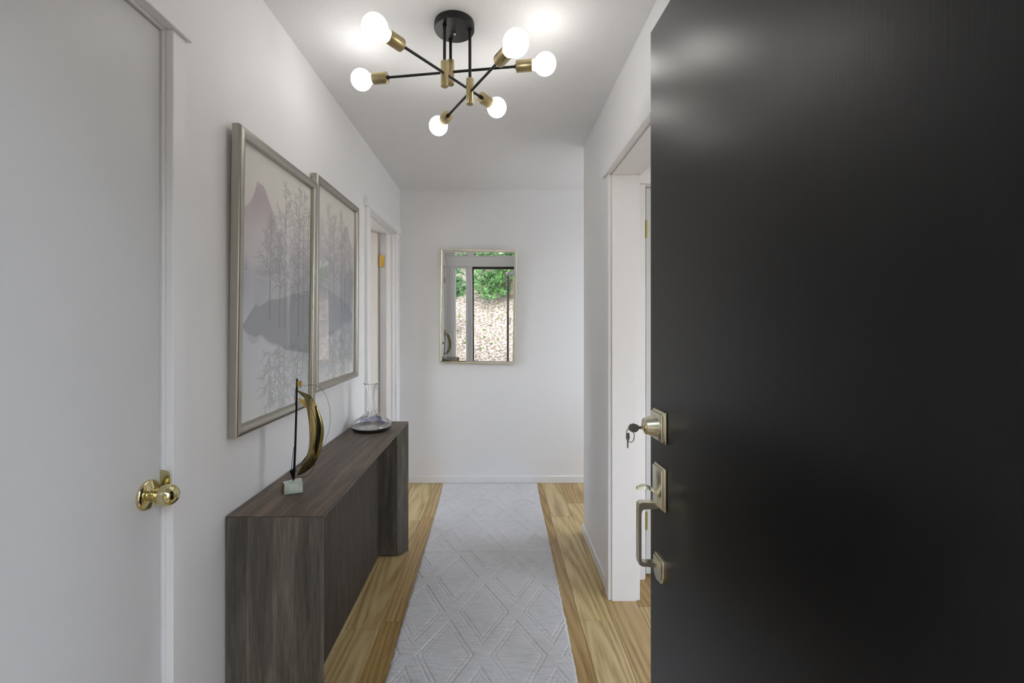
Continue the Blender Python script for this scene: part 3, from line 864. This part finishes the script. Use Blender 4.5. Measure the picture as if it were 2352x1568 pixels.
# ------------------------------------------------------------------ boat sculpture on the console
sb = empty('boat_sculpture', (-.6875, 1.52, KZ), 'small abstract sailboat sculpture with curved brass sail on a white stone block', 'sculpture')
M['stone'] = plain('onyx_stone', (218, 225, 215), 0.3, noise=(30, 0.05, 0.002), var=(40, (176, 190, 176)))
q = [(-.702, 1.483), (-.650, 1.507), (-.677, 1.559), (-.734, 1.528)]
bmx = bmesh.new()
zt = KZ + .0345
vb = [bmx.verts.new((x, y, KZ + .0005)) for x, y in q]
cxm, cym = sum(a for a, _ in q) / 4, sum(b for _, b in q) / 4
vt = [bmx.verts.new((cxm + (x - cxm) * s, cym + (y - cym) * s, zt + dz)) for (x, y), s, dz in zip(q, (.93, .97, .98, .9), (-.001, .001, .0, -.003))]
bmx.faces.new(vb[::-1]); bmx.faces.new(vt)
for i in range(4): bmx.faces.new((vb[i], vb[(i + 1) % 4], vt[(i + 1) % 4], vt[i]))
bmesh.ops.bevel(bmx, geom=list(bmx.edges), offset=.0035, segments=2, affect='EDGES', profile=.5)
for v in bmx.verts:
    r_ = random.Random(int(v.co.x * 1e5) ^ int(v.co.y * 1e5)); v.co += Vector((r_.uniform(-1, 1), r_.uniform(-1, 1), 0)) * .0007
st = MB().bm(bmx).build('stone_base', M['stone'], sb, 30)
M['ochre'] = plain('ochre_stone_crust', (140, 112, 68), 0.8, noise=(120, 0.4, 0.003), var=(70, (84, 66, 40)))
st.data.materials.append(M['ochre'])
for pl in st.data.polygons:
    if pl.center.x < -.0225 and pl.normal.x < -.45: pl.material_index = 1
SD = 1.52
S_ = lambda x, y, dd=0: pix(x, y, SD) + Vector((0, dd, 0))
M['mast'] = plain('dark_patina_metal', (18, 17, 18), 0.35, 0.6, noise=(80, 0.05, 0.001))
M['sail'] = plain('patinated_brass_sheet', (150, 136, 96), 0.16, 1.0, noise=(18, 0.06, 0.004), var=(20, (120, 116, 80)))
mast = MB().tube([S_(674.6, 1100), S_(678, 1030), S_(680.5, 950), S_(682.3, 869.2)], [.0042, .0036, .0034, .003], 8).build('mast', M['mast'], sb, 50)
MB().box(*[v for ab in zip(S_(683.2, 887, -.004), S_(692.2, 874.5, .006)) for v in sorted(ab)], .001).build('brass_cleat', M['gold'], mast)
hull = MB()
a_, b_, c_ = S_(667, 1079), S_(679, 1079.5), S_(674, 1106.5)
for pts in ((a_ + Vector((0, -.006, 0)), b_ + Vector((0, -.006, 0)), b_ + Vector((0, .007, 0)), a_ + Vector((0, .007, 0)), c_),):
    hull.add(pts, [(3, 2, 1, 0), (0, 1, 4), (1, 2, 4), (2, 3, 4), (3, 0, 4)])
hull.build('spike_foot', M['mast'], sb)


def ribbon(inner, outer, n=7, bulge=.0, d_in=0, d_out=0, t=.0009, m=5):
    A = smooth_path([S_(x, y) for x, y in inner], n); B = smooth_path([S_(x, y) for x, y in outer], n)

    def res(P, k):
        L = [0]
        for i in range(1, len(P)): L.append(L[-1] + (P[i] - P[i - 1]).length)
        out = []
        for j in range(k):
            s = L[-1] * j / (k - 1); i = 1
            while i < len(P) - 1 and L[i] < s: i += 1
            out.append(P[i - 1].lerp(P[i], min(1, (s - L[i - 1]) / max(1e-9, L[i] - L[i - 1]))))
        return out
    k = 40; A, B = res(A, k), res(B, k); g = MB(); vs = []
    for off in (0, t):
        for i in range(k):
            f = math.sin(math.pi * i / (k - 1))
            for j in range(m):
                w = j / (m - 1); p_ = A[i].lerp(B[i], w)
                vs.append(p_ + Vector((0, d_in * (1 - w) * f + d_out * w * f - bulge * math.sin(math.pi * w) * f + off, 0)))
    fs = []; N = k * m
    for i in range(k - 1):
        for j in range(m - 1):
            a, b, c, d = i * m + j, i * m + j + 1, (i + 1) * m + j + 1, (i + 1) * m + j
            fs += [(a, b, c, d), (N + d, N + c, N + b, N + a)]
        fs += [(i * m, (i + 1) * m, N + (i + 1) * m, N + i * m), (i * m + m - 1, N + i * m + m - 1, N + (i + 1) * m + m - 1, (i + 1) * m + m - 1)]
    fs += [(0, N, N + m - 1, m - 1)] if False else []
    return g.add(vs, fs)


inn = [(699.2, 914), (705.3, 939.6), (710.4, 972.2), (711.6, 1000), (711.2, 1019), (709.4, 1031.6), (704.6, 1046), (697, 1063), (682.2, 1091)]
out_ = [(713, 908), (721.6, 923.3), (729.8, 945.7), (736.9, 970.2), (739, 987.6), (738.4, 1003), (736.2, 1018), (731.4, 1040), (723.8, 1059), (712.3, 1075.6), (697, 1087), (683, 1092.5)]
sail = ribbon(inn, out_, bulge=.006, d_in=-.004, d_out=.02).build('sail', M['sail'], sb, 60)
ribbon([(682.5, 898), (690, 905.5), (699.2, 914)], [(684, 896.5), (693, 899.3), (713, 908)], d_in=.0, d_out=.0).build('sail_head', M['sail'], sail, 60)
ribbon([(684, 914), (690, 922), (704.8, 938.6)], [(686.5, 913.6), (696, 919), (703, 927)], d_in=.0, d_out=.003).build('sail_strap', M['gold'], sail, 60)
ribbon([(680.7, 1077), (692, 1061), (704.2, 1045.4)], [(682, 1077), (695.5, 1060.5), (705, 1047)], d_in=.004, d_out=.006).build('lower_strut', M['steel'], sail, 60)
w1 = [(683.9, 892.7), (696, 902.9), (706.3, 914), (717.6, 934.5), (726.7, 960), (732.3, 987.6), (733.9, 1013), (733.4, 1024.9), (731.4, 1042), (726.7, 1061), (718, 1081), (706.6, 1091), (695, 1093), (681.7, 1092)]
MB().tube(smooth_path([S_(x, y, -.012) for x, y in w1], 6), .0006, 5).build('wire', M['mast'], sb, 60)
w2 = [(684.9, 892), (701.2, 885.5), (715.5, 883.3), (728.8, 885), (742, 894.7), (753.3, 916), (759.4, 941.6), (759.8, 967), (754.3, 997.8), (744, 1020), (734.3, 1036), (731.4, 1044)]
MB().tube(smooth_path([S_(x, y, -.006) for x, y in w2], 6), .0006, 5).build('wire', M['mast'], sb, 60)
MB().tube([S_(675.2, 1026), S_(672, 1050), S_(669.2, 1078)], .0009, 5).build('wire', M['mast'], sb, 60)
MB().tube(smooth_path([S_(681.6, 888), S_(679, 895), S_(677.6, 915), S_(678.2, 930)], 5), .0008, 5).build('wire', M['mast'], sb, 60)
MB().tube(smooth_path([S_(669.5, 1079), S_(680, 1075, .004), S_(686, 1070, .006), S_(695, 1067.5, .006)], 5), .0009, 5).build('wire', M['mast'], sb, 60)

# ------------------------------------------------------------------ glass decanter
DX, DY = -.668, 2.40
dc = empty('decanter', (DX, DY, KZ), 'clear wide-based glass decanter with painted coloured facets on its shoulder', 'decanter')
po = [(.0008, .0), (.0008, .080), (.003, .090), (.010, .100), (.020, .1052), (.029, .1060), (.037, .1030), (.046, .094), (.056, .080), (.066, .064), (.078, .0485), (.092, .036), (.108, .0275),
      (.128, .0220), (.150, .0194), (.172, .0190), (.192, .0208), (.212, .0252), (.230, .0320), (.2500, .0410)]
pi_ = [(.2492, .0392)] + [(h, max(r - .0022, 0)) for h, r in po[-2:3:-1]] + [(.009, .089), (.007, .07), (.007, .0)]
prof = []
for pr in (po, pi_):
    P = smooth_path([Vector((h, r, 0)) for h, r in pr], 3)
    prof += [(v.x, max(v.y, 0)) for v in P]
MB().lathe(prof, (DX, DY, KZ), (0, 0, 1), 56, cap=False).build('decanter_body', M['crystal'], dc, 60)
# painted facets, a thin layer just outside the shoulder
m_, nt, p, o_ = new_mat('painted_facets')
vo = node(nt, 'ShaderNodeTexVoronoi', Scale=26.0); vo.feature = 'F1'
ve = node(nt, 'ShaderNodeTexVoronoi', Scale=26.0); ve.feature = 'DISTANCE_TO_EDGE'
v_ = coords(nt, (1, 1, 1.2)); nt.links.new(v_, vo.inputs['Vector']); nt.links.new(v_, ve.inputs['Vector'])
sc_ = nt.nodes.new('ShaderNodeSeparateColor'); nt.links.new(vo.outputs['Color'], sc_.inputs[0])
colr = nt.nodes.new('ShaderNodeValToRGB'); colr.color_ramp.interpolation = 'CONSTANT'
els = [(0.0, (70, 84, 150)), (.14, (84, 130, 136)), (.26, (205, 208, 222)), (.42, (170, 170, 172)), (.55, (235, 236, 240))]
colr.color_ramp.elements.remove(colr.color_ramp.elements[1])
for i, (ps, c) in enumerate(els):
    e = colr.color_ramp.elements[0] if i == 0 else colr.color_ramp.elements.new(ps); e.position = ps; e.color = (*lin(c), 1)
nt.links.new(sc_.outputs[0], colr.inputs[0])
alp = nt.nodes.new('ShaderNodeValToRGB'); alp.color_ramp.interpolation = 'CONSTANT'; alp.color_ramp.elements.remove(alp.color_ramp.elements[1])
for i, (ps, a) in enumerate([(0.0, .55), (.22, .22), (.42, .12), (.55, .02)]):
    e = alp.color_ramp.elements[0] if i == 0 else alp.color_ramp.elements.new(ps); e.position = ps; e.color = (a, a, a, 1)
nt.links.new(sc_.outputs[0], alp.inputs[0])
edge = node(nt, 'ShaderNodeMath', operation='LESS_THAN'); edge.inputs[1].default_value = .022; nt.links.new(ve.outputs['Distance'], edge.inputs[0])
mxe = node(nt, 'ShaderNodeMix', data_type='RGBA'); nt.links.new(edge.outputs[0], mxe.inputs[0]); nt.links.new(colr.outputs[0], mxe.inputs[6]); mxe.inputs[7].default_value = (.02, .02, .025, 1)
nt.links.new(mxe.outputs[2], p.inputs['Base Color'])
mxa = node(nt, 'ShaderNodeMath', operation='MAXIMUM'); ed2 = node(nt, 'ShaderNodeMath', operation='MULTIPLY'); ed2.inputs[1].default_value = .5
nt.links.new(edge.outputs[0], ed2.inputs[0]); nt.links.new(ed2.outputs[0], mxa.inputs[0]); nt.links.new(alp.outputs[0], mxa.inputs[1]); nt.links.new(mxa.outputs[0], p.inputs['Alpha'])
p.inputs['Roughness'].default_value = .15
M['facets'] = m_
band = [(v.x, v.y + .0004) for v in smooth_path([Vector((h, r, 0)) for h, r in po[7:13]], 3)]
MB().lathe(band, (DX, DY, KZ), (0, 0, 1), 56, cap=False).build('painted_facets', M['facets'], dc, 60)

# ------------------------------------------------------------------ runner rug
RY0, RY1 = 1.02, 3.712
nx, ny = 240, 900
yy = np.linspace(RY0, RY1, ny); tt = np.linspace(0, 1, nx)
le = np.interp(yy, [1.0, 1.655, 2.056, 2.605, 3.2, 3.5, 3.712], [-.405, -.411, -.416, -.421, -.424, -.432, -.444])
re_ = np.interp(yy, [1.0, 1.655, 2.056, 2.605, 3.2, 3.5, 3.712], [.296, .302, .311, .3187, .325, .331, .338])
rs = np.random.RandomState(3)
wob = lambda: np.convolve(rs.randn(ny + 20), np.ones(9) / 9, 'same')[10:-10] * .0035
le = le + wob(); re_ = re_ + wob()
gx = le[:, None] * (1 - tt) + re_[:, None] * tt; gy = np.repeat(yy[:, None], nx, 1)
uu = (gx + .06) / .293 + (gy - 2.328) / .545; vv = (gx + .06) / .293 - (gy - 2.328) / .545
du = np.abs(uu - np.round(uu)); dv = np.abs(vv - np.round(vv)); dm = np.minimum(du, dv)


def groove(d, c, w): return np.exp(-((d - c) / w) ** 2)


hz = .0068 + 0 * gx
hz += .0016 * (1 / (1 + np.exp((dm - .105) / .012)))           # broad raised lattice
hz -= .0026 * groove(dm, .115, .011) + .0020 * groove(dm, .185, .010)   # sunk outlines
hz += .0007 * ((dm > .19) & (dm < .30))
hz -= .0005 * groove(dm, .04, .02) * (np.maximum(du, dv) > .1)
for yc, a, w in ((2.60, .0035, .018), (1.79, .003, .016), (3.36, .002, .02), (3.01, .0022, .02), (3.68, .002, .015), (2.2, .0012, .03)):
    hz += a * np.exp(-((gy - yc - .006 * np.sin(gx * 9 + yc)) / w) ** 2)
row = rs.rand(ny // 2 + 2, nx // 9 + 2)
hz += .0006 * (np.repeat(np.repeat(row, 2, 0), 9, 1)[:ny, :nx] - .5)
edge_f = np.clip(np.minimum(tt, 1 - tt) / .012, 0, 1)[None, :] * np.clip(np.minimum(yy - RY0, RY1 - yy) / .01, 0, 1)[:, None]
hz = .001 + (hz - .001) * (.35 + .65 * edge_f)
vs = np.stack([gx, gy, hz], -1).reshape(-1, 3)
a = np.arange(nx * ny).reshape(ny, nx)
fs = np.stack([a[:-1, :-1], a[:-1, 1:], a[1:, 1:], a[1:, :-1]], -1).reshape(-1, 4)
rim = list(a[0, :]) + list(a[1:, -1]) + list(a[-1, -2::-1]) + list(a[-2:0:-1, 0])
N = len(vs); low = vs[rim].copy(); low[:, 2] = .0004
vs = np.concatenate([vs, low]); nr = len(rim)
side = [(rim[i], N + i, N + (i + 1) % nr, rim[(i + 1) % nr]) for i in range(nr)]
me = bpy.data.meshes.new('runner_rug')
org = Vector(((-.06), (RY0 + RY1) / 2, 0))
me.from_pydata([(float(x) - org.x, float(y) - org.y, float(z)) for x, y, z in vs], [], [tuple(int(i) for i in f) for f in fs] + [tuple(int(i) for i in f) for f in side])
me.polygons.foreach_set('use_smooth', [True] * len(me.polygons))
m_, nt, p, o_ = new_mat('woven_rug')
n1 = node(nt, 'ShaderNodeTexNoise', Scale=1.0, Detail=4.0, Roughness=.65); nt.links.new(coords(nt, (14, 130, 1)), n1.inputs['Vector'])
n2 = node(nt, 'ShaderNodeTexNoise', Scale=3.0, Detail=3.0); nt.links.new(coords(nt, (1, 1, 1)), n2.inputs['Vector'])
ad = node(nt, 'ShaderNodeMix', data_type='FLOAT'); ad.inputs[0].default_value = .3; nt.links.new(n1.outputs['Fac'], ad.inputs[2]); nt.links.new(n2.outputs['Fac'], ad.inputs[3])
nt.links.new(ramp(nt, [(.28, lin((180, 179, 179))), (.5, lin((206, 205, 206))), (.75, lin((220, 220, 221)))], ad.outputs[0]), p.inputs['Base Color'])
wv = node(nt, 'ShaderNodeTexNoise', Scale=1.0, Detail=2.0); nt.links.new(coords(nt, (330, 160, 1)), wv.inputs['Vector'])
bump(nt, p, wv.outputs['Fac'], .5, .003)
p.inputs['Roughness'].default_value = .95; p.inputs['Sheen Weight'].default_value = .2
M['rug'] = m_
me.materials.append(m_)
rug = bpy.data.objects.new('runner_rug', me); COL.objects.link(rug); rug.location = org
tag(rug, 'long pale grey woven runner rug with raised diamond pattern', 'rug')

# ------------------------------------------------------------------ garden outside the doorway (seen in the mirror)
def gz_(x, y):
    s = max(0.0, -1.2 - y)
    base = -.16 + .46 * s - .0 * s
    if s > 6: base = -.16 + .46 * 6 + .8 * (s - 6)
    return base + .05 * math.sin(x * 1.7 + y) * min(1, s) + .03 * math.sin(x * 4.1 - y * 3.3) * min(1, s)


def mulch_mat():
    m, nt, p, out = new_mat('leaf_litter_ground')
    n1 = node(nt, 'ShaderNodeTexNoise', Scale=22.0, Detail=8.0, Roughness=.75); nt.links.new(coords(nt, (1, 1, 1)), n1.inputs['Vector'])
    n2 = node(nt, 'ShaderNodeTexVoronoi', Scale=16.0); nt.links.new(coords(nt, (1, 1, 1)), n2.inputs['Vector'])
    mx = node(nt, 'ShaderNodeMix', data_type='FLOAT'); mx.inputs[0].default_value = .35
    nt.links.new(n1.outputs['Fac'], mx.inputs[2]); nt.links.new(n2.outputs['Distance'], mx.inputs[3])
    nt.links.new(ramp(nt, [(.3, lin((34, 29, 25))), (.46, lin((84, 75, 66))), (.63, lin((134, 123, 112)))], mx.outputs[0]), p.inputs['Base Color'])
    p.inputs['Roughness'].default_value = .95
    bump(nt, p, mx.outputs[0], 1.0, .05)
    return m


gb = MB(); gnx, gny = 60, 80
for j in range(gny):
    y = YF0 - 14.5 * (j / (gny - 1)) ** 1.2
    for i in range(gnx):
        x = -9 + 18 * i / (gnx - 1); gb.v.append(Vector((x, y, gz_(x, y))))
for j in range(gny - 1):
    for i in range(gnx - 1): gb.f.append((j * gnx + i, j * gnx + i + 1, (j + 1) * gnx + i + 1, (j + 1) * gnx + i))
o_ = len(gb.v)
gb.v += [Vector(p) for p in ((-9, YF0, -.27), (9, YF0, -.27), (9, 12, -.27), (-9, 12, -.27))]; gb.f.append((o_, o_ + 1, o_ + 2, o_ + 3))
gr = gb.build('ground', mulch_mat(), None, 180)
struct(gr, 'sunlit garden bank of dry leaf litter rising from the entrance', 'ground')

pt = MB().box(XC + .14, 9, YF0, 10, -.265, -.2, .005).box(-9, XW - .12, YF0, 10, -.265, -.2, .005).build('bounce_paving', plain('pale_bounce_paving', (176, 173, 167), 0.85, noise=(20, 0.2, 0.01)))  # unseen paving, added to bounce sunlight through the windows onto the ceilings
struct(pt, 'unseen pale paving added along the house to bounce daylight indoors', 'bounce_paving')
M['needle'] = plain('pine_needles', (62, 104, 52), 0.5, var=(3.5, (30, 64, 32)))
M['needle2'] = plain('pale_pine_needles', (88, 130, 68), 0.5, var=(3.5, (38, 78, 38)))
M['bark'] = plain('pine_bark', (78, 62, 50), 0.9, noise=(30, 0.6, 0.02))
M['leaf'] = plain('seedling_leaf', (122, 168, 62), 0.5, var=(8, (92, 140, 48)))


def pine(x, y, h, rad, n_br, seed, mat, label, tmin=.06):
    rg = random.Random(seed); z0 = gz_(x, y) - .1
    r = empty('pine_tree', (x, y, z0), label, 'tree', 'pines on the garden bank')
    MB().tube([(x, y, z0), (x + .05, y, z0 + h * .5), (x, y, z0 + h)], [.09, .06, .02], 8).build('trunk', M['bark'], r, 60)
    br = MB(); nd = MB(); tv, tf = nd.v, nd.f
    for k in range(n_br):
        t = rg.uniform(tmin, .98); zz = z0 + h * t; a = rg.uniform(0, 2 * math.pi); ln = rad * (1.05 - t * .75) * rg.uniform(.7, 1.1)
        d = Vector((math.cos(a), math.sin(a), 0)); p0 = Vector((x, y, zz)); p1 = p0 + d * ln * .5 + Vector((0, 0, .06)); p2 = p0 + d * ln + Vector((0, 0, -.12 * ln))
        br.tube([p0, p1, p2], [.014, .010, .004], 4)
        for s in range(13):
            u = .25 + .75 * s / 12
            c = (p0.lerp(p1, u * 2) if u < .5 else p1.lerp(p2, u * 2 - 1)) + Vector((rg.uniform(-.16, .16), rg.uniform(-.16, .16), rg.uniform(-.1, .08)))
            ax = (d + Vector((rg.uniform(-.8, .8), rg.uniform(-.8, .8), rg.uniform(-.3, .5)))).normalized()
            for q_ in range(26):
                v = (ax * rg.uniform(.1, 1.0) + Vector((rg.gauss(0, .6), rg.gauss(0, .6), rg.gauss(0, .5)))).normalized()
                L = rg.uniform(.10, .17); w = v.cross(Vector((rg.gauss(0, 1), rg.gauss(0, 1), rg.gauss(0, 1)))).normalized() * .0085
                o = len(tv); tv += [c - w, c + w, c + v * L]; tf.append((o, o + 1, o + 2))
    br.build('branches', M['bark'], r, 60)['kind'] = 'stuff'
    me = bpy.data.meshes.new('needles'); me.from_pydata([tuple(v - Vector((x, y, z0))) for v in tv], [], tf); me.materials.append(mat)
    o = bpy.data.objects.new('needles', me); COL.objects.link(o); o.parent = r; o['kind'] = 'stuff'


pine(-1.3, -2.95, 2.7, .72, 90, 1, M['needle'], 'young pine tree with hanging green boughs close outside the side light', .36)
pine(.38, -5.0, 3.8, 1.28, 170, 2, M['needle2'], 'pale bushy pine tree facing the entrance doorway')
pine(3.1, -5.6, 3.8, 1.15, 60, 3, M['needle'], 'dark bushy pine tree beyond the open storm door')
pine(-4.6, -5.8, 3.6, 1.1, 60, 4, M['needle2'], 'pale pine tree standing apart at the edge of the bank')
pine(-.95, -7.4, 4.4, 1.15, 110, 5, M['needle'], 'tall pine tree behind the others on the bank')
pine(2.0, -8.0, 4.4, 1.2, 70, 6, M['needle'], 'tall dark pine tree highest on the bank')

seed_me = None
rg = random.Random(9); spots = []
for k in range(60):
    for _ in range(60):
        x, y = rg.uniform(-1.3, .9), -1.7 - 3.0 * rg.random() ** .9
        if all(math.hypot(x - a, y - b) > .2 for a, b in spots): break
    spots.append((x, y))
    if seed_me is None:
        b = MB()
        for j in range(7):
            a = j * 0.9 + rg.uniform(-.2, .2); e = rg.uniform(.25, .9); L = rg.uniform(.035, .055)
            d = Vector((math.cos(a) * math.cos(e), math.sin(a) * math.cos(e), math.sin(e))); s = Vector((-math.sin(a), math.cos(a), 0)) * .016
            p0 = Vector((0, 0, .012)); b.add([p0, p0 + d * L * .5 + s, p0 + d * L, p0 + d * L * .5 - s], [(0, 1, 2, 3)])
        b.tube([(0, 0, -.01), (0, 0, .02)], .002, 5)
        o = b.build('seedling', M['leaf']); seed_me = o.data
    else:
        o = bpy.data.objects.new('seedling', seed_me); COL.objects.link(o)
    o.location = (x, y, gz_(x, y)); sc = rg.uniform(.7, 1.5); o.scale = (sc,) * 3; o.rotation_euler = (0, 0, rg.uniform(0, 6))
    tag(o, 'tiny bright green seedling growing in the dry leaf litter', 'plant', 'seedlings on the garden bank')
